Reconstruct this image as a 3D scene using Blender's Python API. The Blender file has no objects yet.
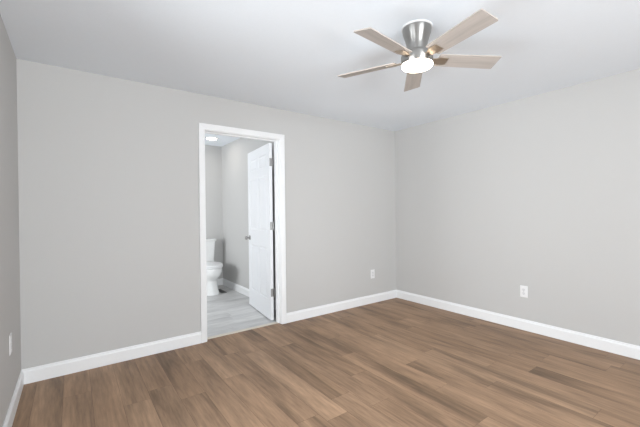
import bpy, bmesh, math, random
from mathutils import Vector, Matrix

S = bpy.context.scene
C = S.collection
PI = math.pi
R = math.radians

# ------------------------------------------------------------------ camera
H = 2.44                       # ceiling height
D = 3.381                      # back wall
XR = 3.844                     # right wall
XL = -0.323                    # left wall
YB = -2.60                     # wall behind the camera
EYE = 1.2738
yaw, pitch, roll = R(36.098), R(-0.3246), R(-0.6124)
cam_d = bpy.data.cameras.new('camera')
cam = bpy.data.objects.new('camera', cam_d)
C.objects.link(cam)
S.camera = cam
cam_d.sensor_fit = 'HORIZONTAL'
cam_d.sensor_width = 36.0
cam_d.lens = 339.75 / 640 * 36.0
cam_d.clip_start = 0.02
cy, sy, cp, sp = math.cos(yaw), math.sin(yaw), math.cos(pitch), math.sin(pitch)
f = Vector((sy * cp, cy * cp, sp))
r = Vector((cy, -sy, 0))
u = r.cross(f)
cr, sr = math.cos(roll), math.sin(roll)
r2, u2 = r * cr + u * sr, u * cr - r * sr
m = Matrix((r2, u2, -f)).transposed().to_4x4()
m.translation = Vector((0, 0, EYE))
cam.matrix_world = m

# ------------------------------------------------------------------ light
world = bpy.data.worlds.new('sky')
S.world = world
world.use_nodes = True
wn = world.node_tree
wn.nodes.clear()
wo = wn.nodes.new('ShaderNodeOutputWorld')
wb = wn.nodes.new('ShaderNodeBackground')
wb.inputs['Color'].default_value = (0.86, 0.93, 1.0, 1)
wb.inputs['Strength'].default_value = 1.2
wn.links.new(wb.outputs[0], wo.inputs[0])


def daylight(name, loc, rot, sx, sz, watts, col):
    l = bpy.data.lights.new(name, 'AREA')
    l.shape = 'RECTANGLE'
    l.size, l.size_y = sx, sz
    l.energy = watts
    l.color = col
    o = bpy.data.objects.new(name, l)
    o.location, o.rotation_euler = loc, rot
    C.objects.link(o)
    return o


# daylight arriving through the window in the left wall; rear and bathroom lights added to brighten
daylight('unseen_window_light', (XL - 0.24, 1.33, 1.26), (0, R(-90), 0), 1.8, 1.6, 72, (0.93, 0.97, 1.0))
daylight('unseen_window_light', (0.8, YB - 0.24, 1.26), (R(124), 0, 0), 2.1, 1.9, 232, (0.93, 0.97, 1.0))
daylight('unseen_window_light', (-0.55, 4.75, 1.25), (0, R(-112), 0), 1.5, 1.5, 54, (0.95, 0.98, 1.0))

vs = S.view_settings
S.display_settings.display_device = 'sRGB'
vs.view_transform = 'Standard'
vs.look = 'None'
vs.gamma = 1.0
vs.use_curve_mapping = False
vs.exposure = 0.04


# ------------------------------------------------------------------ materials
def nmat(name):
    m = bpy.data.materials.new(name)
    m.use_nodes = True
    nt = m.node_tree
    b = nt.nodes.get('Principled BSDF')
    return m, nt, b


def N(nt, t, **kw):
    n = nt.nodes.new(t)
    for k, v in kw.items():
        setattr(n, k, v)
    return n


def math_(nt, op, a, b=None, c=None):
    n = N(nt, 'ShaderNodeMath', operation=op)
    for i, v in enumerate((a, b, c)):
        if v is None:
            continue
        if isinstance(v, (int, float)):
            n.inputs[i].default_value = v
        else:
            nt.links.new(v, n.inputs[i])
    return n.outputs[0]


def ramp(nt, fac, stops):
    n = N(nt, 'ShaderNodeValToRGB')
    e = n.color_ramp.elements
    while len(e) < len(stops):
        e.new(0.5)
    for el, (p, c) in zip(e, stops):
        el.position = p
        el.color = (*c, 1)
    nt.links.new(fac, n.inputs[0])
    return n.outputs[0]


def mixc(nt, fac, a, b, mode='MIX'):
    n = N(nt, 'ShaderNodeMix', data_type='RGBA', blend_type=mode)
    for s, v in ((0, fac), (6, a), (7, b)):
        if isinstance(v, (int, float)):
            n.inputs[s].default_value = v
        elif isinstance(v, tuple):
            n.inputs[s].default_value = (*v, 1)
        else:
            nt.links.new(v, n.inputs[s])
    return n.outputs[2]


def srgb(*c):
    return tuple((x / 255 / 12.92) if x <= 10 else ((x / 255 + 0.055) / 1.055) ** 2.4 for x in c)


def paint(name, col, rough=0.6, bump=0.0, scale=180, spec=0.3):
    m, nt, b = nmat(name)
    tc = N(nt, 'ShaderNodeTexCoord')
    no = N(nt, 'ShaderNodeTexNoise')
    no.inputs['Scale'].default_value = scale
    no.inputs['Detail'].default_value = 3
    nt.links.new(tc.outputs['Object'], no.inputs['Vector'])
    c = ramp(nt, no.outputs['Fac'], [(0.3, tuple(x * 0.985 for x in col)), (0.7, col)])
    nt.links.new(c, b.inputs['Base Color'])
    b.inputs['Roughness'].default_value = rough
    b.inputs['Specular IOR Level'].default_value = spec
    if bump:
        bp = N(nt, 'ShaderNodeBump')
        bp.inputs['Strength'].default_value = bump
        bp.inputs['Distance'].default_value = 0.002
        nt.links.new(no.outputs['Fac'], bp.inputs['Height'])
        nt.links.new(bp.outputs[0], b.inputs['Normal'])
    return m


def plank_mat(name, width, length, off, along_y, tones, seam, streak, rough, light=1.0, seam_w=0.0012, contrast=0.5):
    """planks: every board gets its own tone and its own run of grain"""
    m, nt, b = nmat(name)
    tc = N(nt, 'ShaderNodeTexCoord')
    sp_ = N(nt, 'ShaderNodeSeparateXYZ')
    nt.links.new(tc.outputs['Object'], sp_.inputs[0])
    a, l = (sp_.outputs['X'], sp_.outputs['Y']) if along_y else (sp_.outputs['Y'], sp_.outputs['X'])
    au = math_(nt, 'DIVIDE', math_(nt, 'ADD', a, off), width)
    row = math_(nt, 'FLOOR', au)
    fa = math_(nt, 'FRACT', au)
    wn1 = N(nt, 'ShaderNodeTexWhiteNoise', noise_dimensions='1D')
    nt.links.new(row, wn1.inputs['W'])
    lu = math_(nt, 'ADD', math_(nt, 'DIVIDE', l, length), wn1.outputs['Value'])
    colm = math_(nt, 'FLOOR', lu)
    fl = math_(nt, 'FRACT', lu)
    idv = N(nt, 'ShaderNodeCombineXYZ')
    nt.links.new(row, idv.inputs[0])
    nt.links.new(colm, idv.inputs[1])
    wn2 = N(nt, 'ShaderNodeTexWhiteNoise', noise_dimensions='2D')
    nt.links.new(idv.outputs[0], wn2.inputs['Vector'])
    rnd = wn2.outputs['Value']
    # grain coordinates
    gv = N(nt, 'ShaderNodeCombineXYZ')
    nt.links.new(math_(nt, 'MULTIPLY', a, 1.0), gv.inputs[0])
    nt.links.new(math_(nt, 'MULTIPLY', l, streak), gv.inputs[1])
    nt.links.new(math_(nt, 'MULTIPLY', rnd, 37.0), gv.inputs[2])
    n1 = N(nt, 'ShaderNodeTexNoise')
    n1.inputs['Scale'].default_value = 10
    n1.inputs['Detail'].default_value = 4
    n1.inputs['Roughness'].default_value = 0.6
    n1.inputs['Distortion'].default_value = 0.4
    gv1 = N(nt, 'ShaderNodeVectorMath', operation='MULTIPLY')
    nt.links.new(gv.outputs[0], gv1.inputs[0])
    gv1.inputs[1].default_value = (0.62, 0.9, 1.0)
    nt.links.new(gv1.outputs[0], n1.inputs['Vector'])
    n2 = N(nt, 'ShaderNodeTexNoise')
    n2.inputs['Scale'].default_value = 60
    n2.inputs['Detail'].default_value = 5
    n2.inputs['Roughness'].default_value = 0.65
    nt.links.new(gv.outputs[0], n2.inputs['Vector'])
    base = ramp(nt, rnd, [(0.0, tones[0]), (0.35, tones[1]), (0.7, tones[2]), (1.0, tones[3])])
    g1 = ramp(nt, n1.outputs['Fac'], [(0.30, (1 - contrast * .62,) * 3), (0.5, (1 - contrast * .12,) * 3), (0.68, (1 + contrast * .22,) * 3)])
    c = mixc(nt, 1.0, base, g1, 'MULTIPLY')
    g2 = ramp(nt, n2.outputs['Fac'], [(0.3, (1 - contrast * .32,) * 3), (0.65, (1 + contrast * .12,) * 3)])
    c = mixc(nt, 1.0, c, g2, 'MULTIPLY')
    # seams
    ea = math_(nt, 'MULTIPLY', math_(nt, 'MINIMUM', fa, math_(nt, 'SUBTRACT', 1.0, fa)), width)
    el = math_(nt, 'MULTIPLY', math_(nt, 'MINIMUM', fl, math_(nt, 'SUBTRACT', 1.0, fl)), length)
    e = math_(nt, 'MINIMUM', ea, el)
    sm = math_(nt, 'LESS_THAN', e, seam_w)
    c = mixc(nt, math_(nt, 'MULTIPLY', sm, 0.75), c, seam)
    nt.links.new(c, b.inputs['Base Color'])
    rr = math_(nt, 'ADD', math_(nt, 'MULTIPLY', n2.outputs['Fac'], 0.14), rough)
    nt.links.new(rr, b.inputs['Roughness'])
    b.inputs['Specular IOR Level'].default_value = 0.3
    bp = N(nt, 'ShaderNodeBump')
    bp.inputs['Strength'].default_value = 0.12
    bp.inputs['Distance'].default_value = 0.001
    nt.links.new(math_(nt, 'SUBTRACT', n2.outputs['Fac'], math_(nt, 'MULTIPLY', sm, 1.5)), bp.inputs['Height'])
    nt.links.new(bp.outputs[0], b.inputs['Normal'])
    return m


def metal(name, col, rough, aniso=0.0):
    m, nt, b = nmat(name)
    tc = N(nt, 'ShaderNodeTexCoord')
    mp = N(nt, 'ShaderNodeMapping')
    mp.inputs['Scale'].default_value = (1, 1, 60)
    no = N(nt, 'ShaderNodeTexNoise')
    no.inputs['Scale'].default_value = 12
    nt.links.new(tc.outputs['Object'], mp.inputs[0])
    nt.links.new(mp.outputs[0], no.inputs['Vector'])
    c = ramp(nt, no.outputs['Fac'], [(0.3, tuple(x * 0.93 for x in col)), (0.7, col)])
    nt.links.new(c, b.inputs['Base Color'])
    b.inputs['Metallic'].default_value = 1
    b.inputs['Roughness'].default_value = rough
    b.inputs['Anisotropic'].default_value = aniso
    if aniso:
        tg = N(nt, 'ShaderNodeTangent', direction_type='RADIAL', axis='Z')
        nt.links.new(tg.outputs[0], b.inputs['Tangent'])
        b.inputs['Anisotropic Rotation'].default_value = 0.25
    return m


def glow(name, col, strength):
    m, nt, b = nmat(name)
    b.inputs['Base Color'].default_value = (0.9, 0.9, 0.88, 1)
    b.inputs['Emission Color'].default_value = (*col, 1)
    b.inputs['Emission Strength'].default_value = strength
    b.inputs['Roughness'].default_value = 0.4
    return m


M = {}
M['wall'] = paint('grey_wall_paint', (0.57, 0.563, 0.552), 0.75, 0.08)
M['ceiling'] = paint('flat_ceiling_paint', (0.86, 0.905, 0.955), 0.9, 0.1, 90)
M['trim'] = paint('white_trim_paint', (0.875, 0.88, 0.885), 0.4, 0, 60, 0.4)
M['door'] = paint('white_door_paint', (0.83, 0.84, 0.86), 0.42, 0, 60, 0.4)
M['porcelain'] = paint('white_porcelain', (0.84, 0.84, 0.83), 0.12, 0, 20, 0.5)
M['plastic'] = paint('white_plastic', (0.84, 0.84, 0.84), 0.35, 0, 40, 0.5)
M['slot'] = paint('outlet_slot', (0.28, 0.28, 0.28), 0.6)
M['recept'] = paint('receptacle_face', (0.76, 0.76, 0.77), 0.35)
M['vent'] = paint('register_paint', (0.12, 0.12, 0.118), 0.45)
M['wood'] = plank_mat('wood_plank_floor', 0.163, 1.22, 0.067, True,
                      [(0.345, 0.218, 0.134), (0.37, 0.235, 0.146), (0.395, 0.252, 0.157), (0.43, 0.278, 0.175)],
                      (0.13, 0.075, 0.045), 0.08, 0.44, contrast=0.85, seam_w=0.0009)
M['tile'] = plank_mat('grey_plank_tile', 0.15, 0.9, 0.02, False,
                      [(0.62, 0.615, 0.61), (0.65, 0.645, 0.64), (0.68, 0.675, 0.67), (0.71, 0.705, 0.695)],
                      (0.55, 0.55, 0.54), 0.12, 0.35, contrast=0.38, seam_w=0.0015)
M['thresh'] = plank_mat('threshold_wood', 0.5, 2.5, 0.1, False,
                        [(0.72, 0.66, 0.57)] * 4, (0.3, 0.2, 0.15), 0.1, 0.4, contrast=0.4)
M['blade'] = plank_mat('whitewashed_blade_wood', 0.6, 4.0, 0.3, False,
                       [(0.50, 0.455, 0.42)] * 4, (0.5, 0.45, 0.4), 0.05, 0.5, contrast=0.4)
M['blade_edge'] = paint('blade_edge', (0.48, 0.43, 0.39), 0.6)
M['nickel'] = metal('brushed_nickel', (0.41, 0.40, 0.385), 0.33, 0.85)
M['bracket'] = metal('blade_bracket_nickel', (0.50, 0.42, 0.34), 0.42)
M['hinge'] = metal('satin_hinge', (0.36, 0.355, 0.35), 0.4)
M['chrome'] = metal('knob_nickel', (0.36, 0.35, 0.34), 0.3)
M['lens'] = glow('fan_light_lens', (1.0, 0.86, 0.70), 13)
M['led'] = glow('bathroom_led_lens', (1.0, 0.93, 0.84), 26)
gm, gnt, gb = nmat('window_glass')
gnt.nodes.remove(gb)
tr = N(gnt, 'ShaderNodeBsdfTransparent')
gl = N(gnt, 'ShaderNodeBsdfGlossy')
gl.inputs['Roughness'].default_value = 0.02
lw = N(gnt, 'ShaderNodeFresnel')
lw.inputs['IOR'].default_value = 1.45
mx = N(gnt, 'ShaderNodeMixShader')
gnt.links.new(lw.outputs[0], mx.inputs[0])
gnt.links.new(tr.outputs[0], mx.inputs[1])
gnt.links.new(gl.outputs[0], mx.inputs[2])
gnt.links.new(mx.outputs[0], gnt.nodes['Material Output'].inputs[0])
M['glass'] = gm


# ------------------------------------------------------------------ mesh helpers
def box(bm, x0, x1, y0, y1, z0, z1, mat=0):
    v = [bm.verts.new(p) for p in ((x0, y0, z0), (x1, y0, z0), (x1, y1, z0), (x0, y1, z0),
                                   (x0, y0, z1), (x1, y0, z1), (x1, y1, z1), (x0, y1, z1))]
    fs = []
    for q in ((3, 2, 1, 0), (4, 5, 6, 7), (0, 1, 5, 4), (1, 2, 6, 5), (2, 3, 7, 6), (3, 0, 4, 7)):
        fc = bm.faces.new([v[i] for i in q])
        fc.material_index = mat
        fs.append(fc)
    return fs


def sweep(bm, prof, path, up_axis=None):
    """profile (list of (a, b)) swept along path frames: each frame = (origin, a_vec, b_vec)"""
    rings = []
    for o, av, bv in path:
        rings.append([bm.verts.new(Vector(o) + Vector(av) * a + Vector(bv) * b) for a, b in prof])
    n = len(prof)
    for i in range(len(rings) - 1):
        for j in range(n):
            k = (j + 1) % n
            bm.faces.new((rings[i][j], rings[i][k], rings[i + 1][k], rings[i + 1][j]))
    bm.faces.new(rings[0][::-1])
    bm.faces.new(rings[-1])


def lathe(bm, prof, seg=48, mat=0, cap0=True, cap1=True):
    rings = []
    for rad, z in prof:
        rings.append([bm.verts.new((rad * math.cos(2 * PI * i / seg), rad * math.sin(2 * PI * i / seg), z)) for i in range(seg)])
    for a, b in zip(rings, rings[1:]):
        for i in range(seg):
            j = (i + 1) % seg
            bm.faces.new((a[i], a[j], b[j], b[i])).material_index = mat
    if cap0:
        bm.faces.new(rings[0][::-1]).material_index = mat
    if cap1:
        bm.faces.new(rings[-1]).material_index = mat
    return rings


def loft(bm, rings):
    vs_ = [[bm.verts.new(p) for p in rg] for rg in rings]
    n = len(vs_[0])
    for a, b in zip(vs_, vs_[1:]):
        for i in range(n):
            j = (i + 1) % n
            bm.faces.new((a[i], a[j], b[j], b[i]))
    bm.faces.new(vs_[0][::-1])
    bm.faces.new(vs_[-1])


def obj(name, bm, mats, parent=None, smooth=False, bevel=0.0, kind=None, angle=35):
    bmesh.ops.recalc_face_normals(bm, faces=bm.faces[:])
    me = bpy.data.meshes.new(name)
    bm.to_mesh(me)
    bm.free()
    for mm in (mats if isinstance(mats, (list, tuple)) else [mats]):
        me.materials.append(mm)
    o = bpy.data.objects.new(name, me)
    C.objects.link(o)
    if parent:
        o.parent = parent
    if smooth:
        for p_ in me.polygons:
            p_.use_smooth = True
        if hasattr(me, 'set_sharp_from_angle'):
            me.set_sharp_from_angle(angle=R(angle))
    if bevel:
        b = o.modifiers.new('bevel', 'BEVEL')
        b.width = bevel
        b.segments = 2
        b.limit_method = 'ANGLE'
        b.angle_limit = R(50)
    if kind:
        o['kind'] = kind
    return o


def struct(name, bm, mat, parent=None, **kw):
    return obj(name, bm, mat, parent, kind='structure' if parent is None else None, **kw)


def thing(name, label, cat, loc=(0, 0, 0), rotz=0, group=None):
    o = bpy.data.objects.new(name, None)
    o.empty_display_size = 0.1
    C.objects.link(o)
    o.location = loc
    o.rotation_euler = (0, 0, rotz)
    o['label'] = label
    o['category'] = cat
    if group:
        o['group'] = group
    return o


def wall_with_hole(bm, axis, p0, p1, a0, a1, z0, z1, holes):
    """wall slab between p0 and p1 on its thin axis, from a0..a1, with rectangular holes (h0,h1,zb,zt)"""
    def b(q0, q1, w0, w1):
        if q1 - q0 < 1e-4 or w1 - w0 < 1e-4:
            return
        if axis == 'y':
            box(bm, q0, q1, p0, p1, w0, w1)
        else:
            box(bm, p0, p1, q0, q1, w0, w1)
    cur = a0
    for h0, h1, zb, zt in holes:
        b(cur, h0, z0, z1)
        b(h0, h1, z0, zb)
        b(h0, h1, zt, z1)
        cur = h1
    b(cur, a1, z0, z1)


# ------------------------------------------------------------------ room shell
W = 0.12
DX0, DX1, DZ = 1.067, 1.903, 2.09         # door opening
JT = 0.018                                # jamb thickness
BX0, BX1, BY1 = -0.30, 2.145, 5.876        # bathroom
TH = 3.455                                # where the wood meets the tile

bm = bmesh.new()
box(bm, XL - W, XR + W, YB - W, D, -0.1, 0)
box(bm, DX0 - 0.02, DX1 + 0.02, D, TH, -0.1, 0)
struct('floor', bm, M['wood'])

bm = bmesh.new()
box(bm, BX0 - W, BX1 + W, D + W, BY1 + W, -0.1, 0)
box(bm, DX0 - 0.02, DX1 + 0.02, TH, D + W, -0.1, 0)
struct('floor_bathroom', bm, M['tile'])

bm = bmesh.new()
box(bm, XL - W, XR + W, YB - W, D + W / 2, H, H + 0.1)
struct('ceiling', bm, M['ceiling'])
bm = bmesh.new()
box(bm, BX0 - W, BX1 + W, D + W / 2, BY1 + W, H, H + 0.1)
struct('ceiling_bathroom', bm, M['ceiling'])

bm = bmesh.new()
wall_with_hole(bm, 'y', D, D + W, XL - W, XR + W, 0, H, [(DX0 - JT, DX1 + JT, 0, DZ + JT)])
struct('wall_back', bm, M['wall'])
bm = bmesh.new()
box(bm, XR, XR + W, YB - W, D, 0, H)
struct('wall_right', bm, M['wall'])
WL = (0.55, 2.10, 0.40, 2.12)
bm = bmesh.new()
wall_with_hole(bm, 'x', XL - W, XL, YB - W, D, 0, H, [WL])
struct('wall_left', bm, M['wall'])
WR = (-0.15, 1.75, 0.40, 2.12)
bm = bmesh.new()
wall_with_hole(bm, 'y', YB - W, YB, XL, XR, 0, H, [WR])
struct('wall_rear', bm, M['wall'])
bm = bmesh.new()
box(bm, BX0 - W, BX1 + W, BY1, BY1 + W, 0, H)
struct('wall_bathroom_back', bm, M['wall'])
bm = bmesh.new()
box(bm, BX1, BX1 + W, D + W, BY1, 0, H)
struct('wall_bathroom_right', bm, M['wall'])
bm = bmesh.new()
WB = (4.05, 5.45, 0.6, 2.0)
wall_with_hole(bm, 'x', BX0 - W, BX0, D + W, BY1, 0, H, [WB])
struct('wall_bathroom_left', bm, M['wall'])

# baseboards: flat board with an eased, stepped top
BP = [(0, 0), (0.0145, 0), (0.0145, 0.088), (0.0125, 0.094), (0.0085, 0.099), (0.0075, 0.108), (0.005, 0.1125), (0, 0.1125)]


def baseboard(name, pts, n):
    """pts: the two end points on the wall line; n: inward normal"""
    bm = bmesh.new()
    for a, b in pts:
        sweep(bm, BP, [((*a, 0.0005), (*n, 0), (0, 0, 1)), ((*b, 0.0005), (*n, 0), (0, 0, 1))])
    return struct(name, bm, M['trim'])


CW = 0.058                                 # casing width
CX0, CX1 = DX0 - 0.005 - CW, DX1 + 0.005 + CW
baseboard('baseboard_back', [((XL, D), (CX0, D)), ((CX1, D), (XR, D))], (0, -1))
baseboard('baseboard_right', [((XR, D - .0145), (XR, YB))], (-1, 0))
baseboard('baseboard_left', [((XL, D - .0145), (XL, YB))], (1, 0))
baseboard('baseboard_rear', [((XL + .0145, YB), (XR - .0145, YB))], (0, 1))
baseboard('baseboard_bathroom_back', [((BX0, BY1), (BX1, BY1))], (0, -1))
baseboard('baseboard_bathroom_right', [((BX1, BY1 - .0145), (BX1, D + W))], (-1, 0))
baseboard('baseboard_bathroom_left', [((BX0, BY1 - .0145), (BX0, D + W))], (1, 0))

# door casing: moulded board mitred round three sides of the opening
CP = [(0, 0), (0, 0.009), (0.006, 0.0125), (0.012, 0.0115), (0.034, 0.0155), (0.046, 0.0175), (CW - 0.003, 0.0175), (CW, 0.0145), (CW, 0)]
ix0, ix1, iz = DX0 - 0.005, DX1 + 0.005, DZ + 0.005


def casing(name, yface, dy):
    bm = bmesh.new()
    sweep(bm, CP, [((ix0, yface, 0.0005), (-1, 0, 0), (0, dy, 0)), ((ix0, yface, iz), (-1, 0, 1), (0, dy, 0)),
                   ((ix1, yface, iz), (1, 0, 1), (0, dy, 0)), ((ix1, yface, 0.0005), (1, 0, 0), (0, dy, 0))])
    return struct(name, bm, M['trim'])


casing('trim_1', D, -1)
casing('trim_2', D + W, 1)
# jamb lining with the stop the closed door rests on
bm = bmesh.new()
box(bm, DX0 - JT, DX0, D, D + W, 0.0005, DZ + JT)
box(bm, DX1, DX1 + JT, D, D + W, 0.0005, DZ + JT)
box(bm, DX0, DX1, D, D + W, DZ, DZ + JT)
s0, s1 = D + W - 0.038 - 0.034, D + W - 0.038
box(bm, DX0, DX0 + 0.011, s0, s1, 0.0005, DZ)
box(bm, DX1 - 0.011, DX1, s0, s1, 0.0005, DZ)
box(bm, DX0 + 0.011, DX1 - 0.011, s0, s1, DZ - 0.011, DZ)
struct('trim_3', bm, M['trim'])
# threshold strip between the wood and the tile
bm = bmesh.new()
sweep(bm, [(-0.027, 0.0005), (0.027, 0.0005), (0.02, 0.006), (-0.02, 0.006)],
      [((DX0 + .012, TH, 0), (0, 1, 0), (0, 0, 1)), ((DX1 - .012, TH, 0), (0, 1, 0), (0, 0, 1))])
struct('trim_4', bm, M['thresh'])


# ------------------------------------------------------------------ windows (all out of view; rear and bathroom ones added for light)
def window(name, axis, p_in, sgn, hole):
    """p_in: room face of the wall; sgn: direction of the outside along the thin axis"""
    h0, h1, zb, zt = hole

    def bx(bm, a0, a1, d0, d1, z0, z1):
        q0, q1 = sorted((p_in + sgn * d0, p_in + sgn * d1))
        if axis == 'x':
            box(bm, q0, q1, a0, a1, z0, z1)
        else:
            box(bm, a0, a1, q0, q1, z0, z1)
    bm = bmesh.new()
    t = 0.045
    for a0, a1, z0, z1 in ((h0, h0 + t, zb, zt), (h1 - t, h1, zb, zt), (h0 + t, h1 - t, zb, zb + t), (h0 + t, h1 - t, zt - t, zt)):
        bx(bm, a0, a1, 0.05, W, z0, z1)
    mid = (zb + zt) / 2
    bx(bm, h0 + t, h1 - t, 0.06, 0.10, mid - 0.02, mid + 0.02)
    root = struct(name, bm, M['trim'])
    bm = bmesh.new()
    bx(bm, h0 + t, h1 - t, 0.078, 0.082, zb + t, zt - t)
    obj('window_pane', bm, M['glass'], root)
    bm = bmesh.new()
    bx(bm, h0 - 0.09, h1 + 0.09, -0.03, 0.05, zb - 0.02, zb)
    obj('window_sill', bm, M['trim'], root)
    bm = bmesh.new()
    for a0, a1, z0, z1 in ((h0 - 0.06, h0, zb, zt + 0.06), (h1, h1 + 0.06, zb, zt + 0.06), (h0, h1, zt, zt + 0.06), (h0 - .06, h1 + .06, zb - 0.08, zb - 0.02)):
        bx(bm, a0, a1, -0.016, -0.0005, z0, z1)
    obj('window_casing', bm, M['trim'], root)


window('window_1', 'x', XL, -1, WL)
window('added_window_2', 'y', YB, -1, WR)  # unseen rear window, added to light the back wall and ceiling
window('added_window_3', 'x', BX0, -1, WB)  # unseen bathroom window, added to light the door and right wall evenly


# ------------------------------------------------------------------ bathroom door (open inwards)
DWD, DHT, DTH = 0.826, 2.068, 0.036
rows = [(0.225, 0.835), (1.035, 1.70), (1.80, 1.955)]
cols = [(0.105, 0.375), (0.455, 0.725)]
bm = bmesh.new()
xs = sorted({0, DWD, *[v for c_ in cols for v in c_]})
zs = sorted({0, DHT, *[v for c_ in rows for v in c_]})
panels = []
for side, yv in ((0, 0.0), (1, DTH)):
    grid = {}
    for i, x in enumerate(xs):
        for j, z in enumerate(zs):
            grid[i, j] = bm.verts.new((x, yv, z))
    for i in range(len(xs) - 1):
        for j in range(len(zs) - 1):
            q = [grid[i, j], grid[i + 1, j], grid[i + 1, j + 1], grid[i, j + 1]]
            fc = bm.faces.new(q if side == 0 else q[::-1])
            if (xs[i], xs[i + 1]) in cols and (zs[j], zs[j + 1]) in rows:
                panels.append(fc)
    if side == 0:
        g0 = grid
    else:
        nx, nz = len(xs), len(zs)
        for i in range(nx - 1):
            for j in (0, nz - 1):
                bm.faces.new((g0[i, j], g0[i + 1, j], grid[i + 1, j], grid[i, j]))
        for j in range(nz - 1):
            for i in (0, nx - 1):
                bm.faces.new((g0[i, j], g0[i, j + 1], grid[i, j + 1], grid[i, j]))
bmesh.ops.recalc_face_normals(bm, faces=bm.faces[:])
for th_, dp in ((0.012, -0.007), (0.012, 0.0), (0.022, 0.0055)):
    bmesh.ops.inset_individual(bm, faces=panels, thickness=th_, depth=dp)
door = struct('door_1', bm, M['door'])
ang = R(90 - 7.06)
door.rotation_euler = (0, 0, ang)
door.location = (1.8925, 3.5365, 0.012)
# knob on both faces
for sgn, y0 in ((1, DTH), (-1, 0.0)):
    bm = bmesh.new()
    lathe(bm, [(0.0325, 0), (0.0325, 0.004), (0.028, 0.008), (0.012, 0.011), (0.0105, 0.03), (0.015, 0.036), (0.0255, 0.044), (0.0275, 0.053), (0.025, 0.061), (0.017, 0.066), (0.006, 0.0675)], 28)
    k = obj('door_knob', bm, M['chrome'], door, smooth=True, angle=50)
    k.rotation_euler = (R(-90) * sgn, 0, 0)
    k.location = (DWD - 0.062, y0, 0.918)
# hinges: barrel and two leaves, at the gap between door edge and jamb
for z in (0.332, 1.112, 1.857):
    bm = bmesh.new()
    hh, zc = 0.046, z - 0.012
    for q in lathe(bm, [(0.0065, zc - hh), (0.0065, zc + hh)], 14):
        for vv in q:
            vv.co.x -= 0.014
            vv.co.y -= 0.005
    box(bm, -0.0016, -0.0003, 0.0, DTH - 0.004, zc - hh, zc + hh)      # leaf on the door edge
    box(bm, -0.014, -0.0016, -0.006, -0.0045, zc - hh, zc + hh)
    obj('door_hinge', bm, M['hinge'], door, smooth=True)

# ------------------------------------------------------------------ toilet
tx, tback = 1.75, BY1 - 0.018
t = thing('toilet', 'white two-piece toilet with closed lid in the bathroom beyond the open door', 'toilet', (tx, tback, 0), 0)


def egg(cx, yf, yb, w, z, n=40, sq=2.0, off=0.0):
    """egg-like outline: front (towards -y) yf, back yb, widest nearer the back"""
    pts = []
    ym = yb + (yf - yb) * 0.42
    for i in range(n):
        a = 2 * PI * i / n
        c_, s_ = math.cos(a), math.sin(a)
        e = 2.0 / sq
        x = abs(c_) ** e * (1 if c_ >= 0 else -1) * w / 2
        y = abs(s_) ** e
        y = ym + (yf - ym) * y if s_ < 0 else ym + (yb - ym) * y
        pts.append((cx + x, y, z))
    return pts


bm = bmesh.new()
loft(bm, [egg(0, -0.66, -0.10, 0.275, 0.0, sq=3.0), egg(0, -0.657, -0.10, 0.272, 0.03, sq=3.0), egg(0, -0.64, -0.10, 0.255, 0.07, sq=2.8),
          egg(0, -0.63, -0.10, 0.242, 0.16, sq=2.6), egg(0, -0.635, -0.09, 0.25, 0.215, sq=2.4), egg(0, -0.675, -0.07, 0.30, 0.255, sq=2.2),
          egg(0, -0.725, -0.05, 0.365, 0.305, sq=2.2), egg(0, -0.75, -0.03, 0.392, 0.355, sq=2.2), egg(0, -0.755, -0.03, 0.396, 0.395, sq=2.2),
          egg(0, -0.75, -0.03, 0.388, 0.415, sq=2.2), egg(0, -0.72, -0.06, 0.35, 0.42, sq=2.2)])
obj('bowl', bm, M['porcelain'], t, smooth=True)
bm = bmesh.new()
loft(bm, [egg(0, -0.752, -0.225, 0.392, 0.422), egg(0, -0.757, -0.22, 0.398, 0.431), egg(0, -0.752, -0.225, 0.393, 0.441)])
obj('seat', bm, M['plastic'], t, smooth=True)
bm = bmesh.new()
loft(bm, [egg(0, -0.75, -0.21, 0.39, 0.444), egg(0, -0.755, -0.205, 0.395, 0.455), egg(0, -0.742, -0.215, 0.382, 0.466), egg(0, -0.64, -0.27, 0.26, 0.472)])
obj('seat_lid', bm, M['plastic'], t, smooth=True)


def rrect(w, y0, y1, z, rad=0.035, n=6):
    pts = []
    for cx_, cy_, a0 in ((w / 2 - rad, y1 - rad, 0), (-w / 2 + rad, y1 - rad, 90), (-w / 2 + rad, y0 + rad, 180), (w / 2 - rad, y0 + rad, 270)):
        for i in range(n + 1):
            a = R(a0 + 90 * i / n)
            pts.append((cx_ + rad * math.cos(a), cy_ + rad * math.sin(a), z))
    return pts


bm = bmesh.new()
loft(bm, [rrect(0.345, -0.185, -0.012, 0.422), rrect(0.355, -0.19, -0.01, 0.45), rrect(0.40, -0.20, -0.006, 0.785), rrect(0.40, -0.20, -0.006, 0.80)])
obj('tank', bm, M['porcelain'], t, smooth=True)
bm = bmesh.new()
loft(bm, [rrect(0.418, -0.212, -0.001, 0.80), rrect(0.43, -0.218, 0.0, 0.807), rrect(0.43, -0.218, 0.0, 0.825), rrect(0.415, -0.21, -0.006, 0.833)])
obj('tank_lid', bm, M['porcelain'], t, smooth=True)

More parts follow.
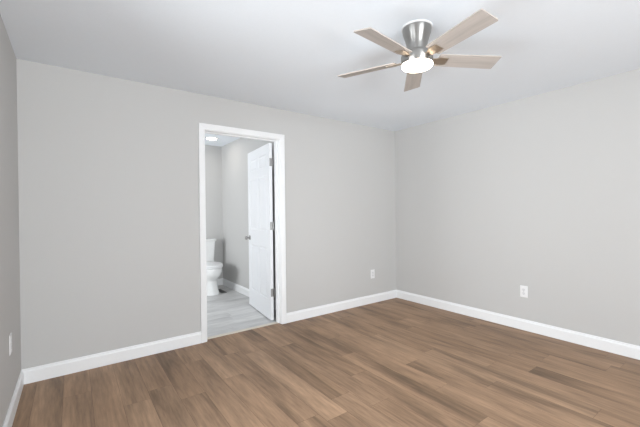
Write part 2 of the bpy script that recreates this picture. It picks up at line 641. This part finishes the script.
# small dark register on the tile beside the toilet
v = thing('floor_register', 'small dark grey floor vent on the tile between toilet base and bathroom wall', 'vent', (1.935, 5.40, 0.0005))
bm = bmesh.new()
fw, fl = 0.085, 0.30
for a0, a1, b0, b1 in ((-fw / 2, fw / 2, -fl / 2, -fl / 2 + .014), (-fw / 2, fw / 2, fl / 2 - .014, fl / 2), (-fw / 2, -fw / 2 + .012, -fl / 2 + .014, fl / 2 - .014), (fw / 2 - .012, fw / 2, -fl / 2 + .014, fl / 2 - .014)):
    box(bm, a0, a1, b0, b1, 0, 0.005)
obj('frame', bm, M['vent'], v)
bm = bmesh.new()
box(bm, -fw / 2 + .012, fw / 2 - .012, -fl / 2 + .014, fl / 2 - .014, 0, 0.001)
for i in range(13):
    y = -fl / 2 + .024 + i * (fl - .048) / 12
    box(bm, -fw / 2 + .012, fw / 2 - .012, y - .003, y + .003, 0.001, 0.004)
obj('louvers', bm, M['vent'], v)

# ------------------------------------------------------------------ bathroom ceiling lights
def led(loc, label):
    l_ = thing('ceiling_light', label, 'ceiling light', loc, 0, None)
    bm = bmesh.new()
    rg = lathe(bm, [(0.078, 0.0), (0.094, 0.0), (0.092, -0.008), (0.080, -0.014), (0.078, -0.013)], 40, cap0=False, cap1=False)
    for i in range(40):
        j = (i + 1) % 40
        bm.faces.new((rg[-1][i], rg[-1][j], rg[0][j], rg[0][i]))
    obj('trim_ring', bm, M['plastic'], l_, smooth=True)
    bm = bmesh.new()
    lathe(bm, [(0.077, -0.002), (0.077, -0.011), (0.06, -0.0135), (0.02, -0.0145)], 40)
    obj('diffuser', bm, M['led'], l_, smooth=True)


led((1.77, 5.28, H), 'round flush white ceiling light glowing on the bathroom ceiling above the toilet')

# ------------------------------------------------------------------ ceiling fan
FX, FY = 1.7927, 1.3879
fan = thing('ceiling_fan', 'brushed nickel flush ceiling fan with five pale wood blades and a lit round lamp', 'ceiling fan', (FX, FY, H))
bm = bmesh.new()
lathe(bm, [(0.097, 0.0), (0.097, -0.004), (0.094, -0.007), (0.088, -0.0075)], 56)
obj('ceiling_plate', bm, M['plastic'], fan, smooth=True)
bm = bmesh.new()
lathe(bm, [(0.090, -0.008), (0.0905, -0.013), (0.087, -0.034), (0.080, -0.056), (0.073, -0.078), (0.0675, -0.10), (0.0645, -0.115), (0.0645, -0.118)], 64)
obj('canopy', bm, M['nickel'], fan, smooth=True)
bm = bmesh.new()
lathe(bm, [(0.0655, -0.1185), (0.0655, -0.150), (0.060, -0.153)], 64)
obj('motor_neck', bm, M['nickel'], fan, smooth=True)
bm = bmesh.new()
lathe(bm, [(0.062, -0.1535), (0.078, -0.157), (0.091, -0.165), (0.097, -0.174), (0.099, -0.184), (0.099, -0.232), (0.097, -0.235)], 64)
obj('motor_housing', bm, M['nickel'], fan, smooth=True)
bm = bmesh.new()
lathe(bm, [(0.0965, -0.2355), (0.0965, -0.242), (0.091, -0.249), (0.076, -0.254), (0.05, -0.2565), (0.015, -0.2575)], 64)
obj('lamp_lens', bm, M['lens'], fan, smooth=True)

BZ = -0.200
blade_me = bracket_me = None
for k in range(5):
    a = 3.25014 + k * 2 * PI / 5
    if blade_me is None:
        bm = bmesh.new()
        r0, r1, w0, w1, tt = 0.135, 0.540, 0.108, 0.124, 0.0032
        pr = [(r0, -w0 / 2 + .004), (r0 + .004, -w0 / 2), (r1 - .004, -w1 / 2), (r1, -w1 / 2 + .004), (r1, w1 / 2 - .004), (r1 - .004, w1 / 2), (r0 + .004, w0 / 2), (r0, w0 / 2 - .004)]
        lo = [bm.verts.new((x, y, -tt)) for x, y in pr]
        hi = [bm.verts.new((x, y, tt)) for x, y in pr]
        bm.faces.new(lo[::-1])
        bm.faces.new(hi)
        for i in range(len(pr)):
            j = (i + 1) % len(pr)
            bm.faces.new((lo[i], lo[j], hi[j], hi[i])).material_index = 1
        bl = obj('blade', bm, [M['blade'], M['blade_edge']], fan)
        bm = bmesh.new()
        # bracket: arm from the motor widening to a plate under the blade root
        pr = [(0.096, -0.020), (0.120, -0.024), (0.145, -0.034), (0.198, -0.030), (0.198, 0.030), (0.145, 0.034), (0.120, 0.024), (0.096, 0.020)]
        lo = [bm.verts.new((x, y, -tt - 0.0055)) for x, y in pr]
        hi = [bm.verts.new((x, y, -tt - 0.0004)) for x, y in pr]
        bm.faces.new(lo[::-1])
        bm.faces.new(hi)
        for i in range(len(pr)):
            j = (i + 1) % len(pr)
            bm.faces.new((lo[i], lo[j], hi[j], hi[i]))
        blade_me = bl.data
        br = obj('blade_bracket', bm, M['bracket'], bl, bevel=0.001)
    else:
        b2 = bl.copy()
        C.objects.link(b2)
        b2.parent = fan
        r_ = br.copy()
        C.objects.link(r_)
        r_.parent = b2
    o = bl if k == 0 else b2
    o.rotation_euler = (R(-13.3), 0, a)
    o.location = (0, 0, BZ)


# ------------------------------------------------------------------ wall outlets
def outlet(label, loc, rotz):
    """plate in the local xz plane, facing local -y"""
    o = thing('wall_outlet', label, 'outlet', loc, rotz, 'white outlet plates on the bedroom walls')
    bm = bmesh.new()
    w, h = 0.074, 0.122
    loft(bm, [[(x * w / 2, -0.0006, z * h / 2) for x, z in ((-1, -1), (1, -1), (1, 1), (-1, 1))],
              [(x * w / 2, -0.003, z * h / 2) for x, z in ((-1, -1), (1, -1), (1, 1), (-1, 1))],
              [(x * (w / 2 - .004), -0.0058, z * (h / 2 - .004)) for x, z in ((-1, -1), (1, -1), (1, 1), (-1, 1))]])
    obj('plate', bm, M['plastic'], o)
    for zc in (-0.0195, 0.0195):
        bm = bmesh.new()
        pts = []
        for i in range(28):
            a = 2 * PI * i / 28
            pts.append((0.0172 * math.cos(a), max(-0.0135, min(0.0135, 0.0172 * math.sin(a))) + zc))
        loft(bm, [[(x, -0.0055, z) for x, z in pts], [(x, -0.0075, z) for x, z in pts]])
        rc = obj('receptacle', bm, M['recept'], o)
        bm = bmesh.new()
        box(bm, -0.0075, -0.0052, -0.0079, -0.0074, zc - 0.001, zc + 0.008)
        box(bm, 0.0052, 0.0075, -0.0079, -0.0074, zc - 0.001, zc + 0.006)
        box(bm, -0.0022, 0.0022, -0.0079, -0.0074, zc - 0.0095, zc - 0.005)
        obj('slots', bm, M['slot'], rc)
    bm = bmesh.new()
    lathe(bm, [(0.0032, 0), (0.0032, 0.0008), (0.002, 0.0014)], 12)
    sc = obj('screw', bm, M['hinge'], o)
    sc.rotation_euler = (R(90), 0, 0)
    sc.location = (0, -0.0056, 0)
    return o


outlet('white outlet plate on the wall right of the doorway, near the room corner', (3.357, D, 0.400), 0)
outlet('white outlet plate on the long bare wall right of the room corner', (XR, 1.631, 0.407), R(-90))
outlet('white outlet plate seen edge-on on the wall at the left edge of the view', (XL, 2.85, 0.470), R(90))
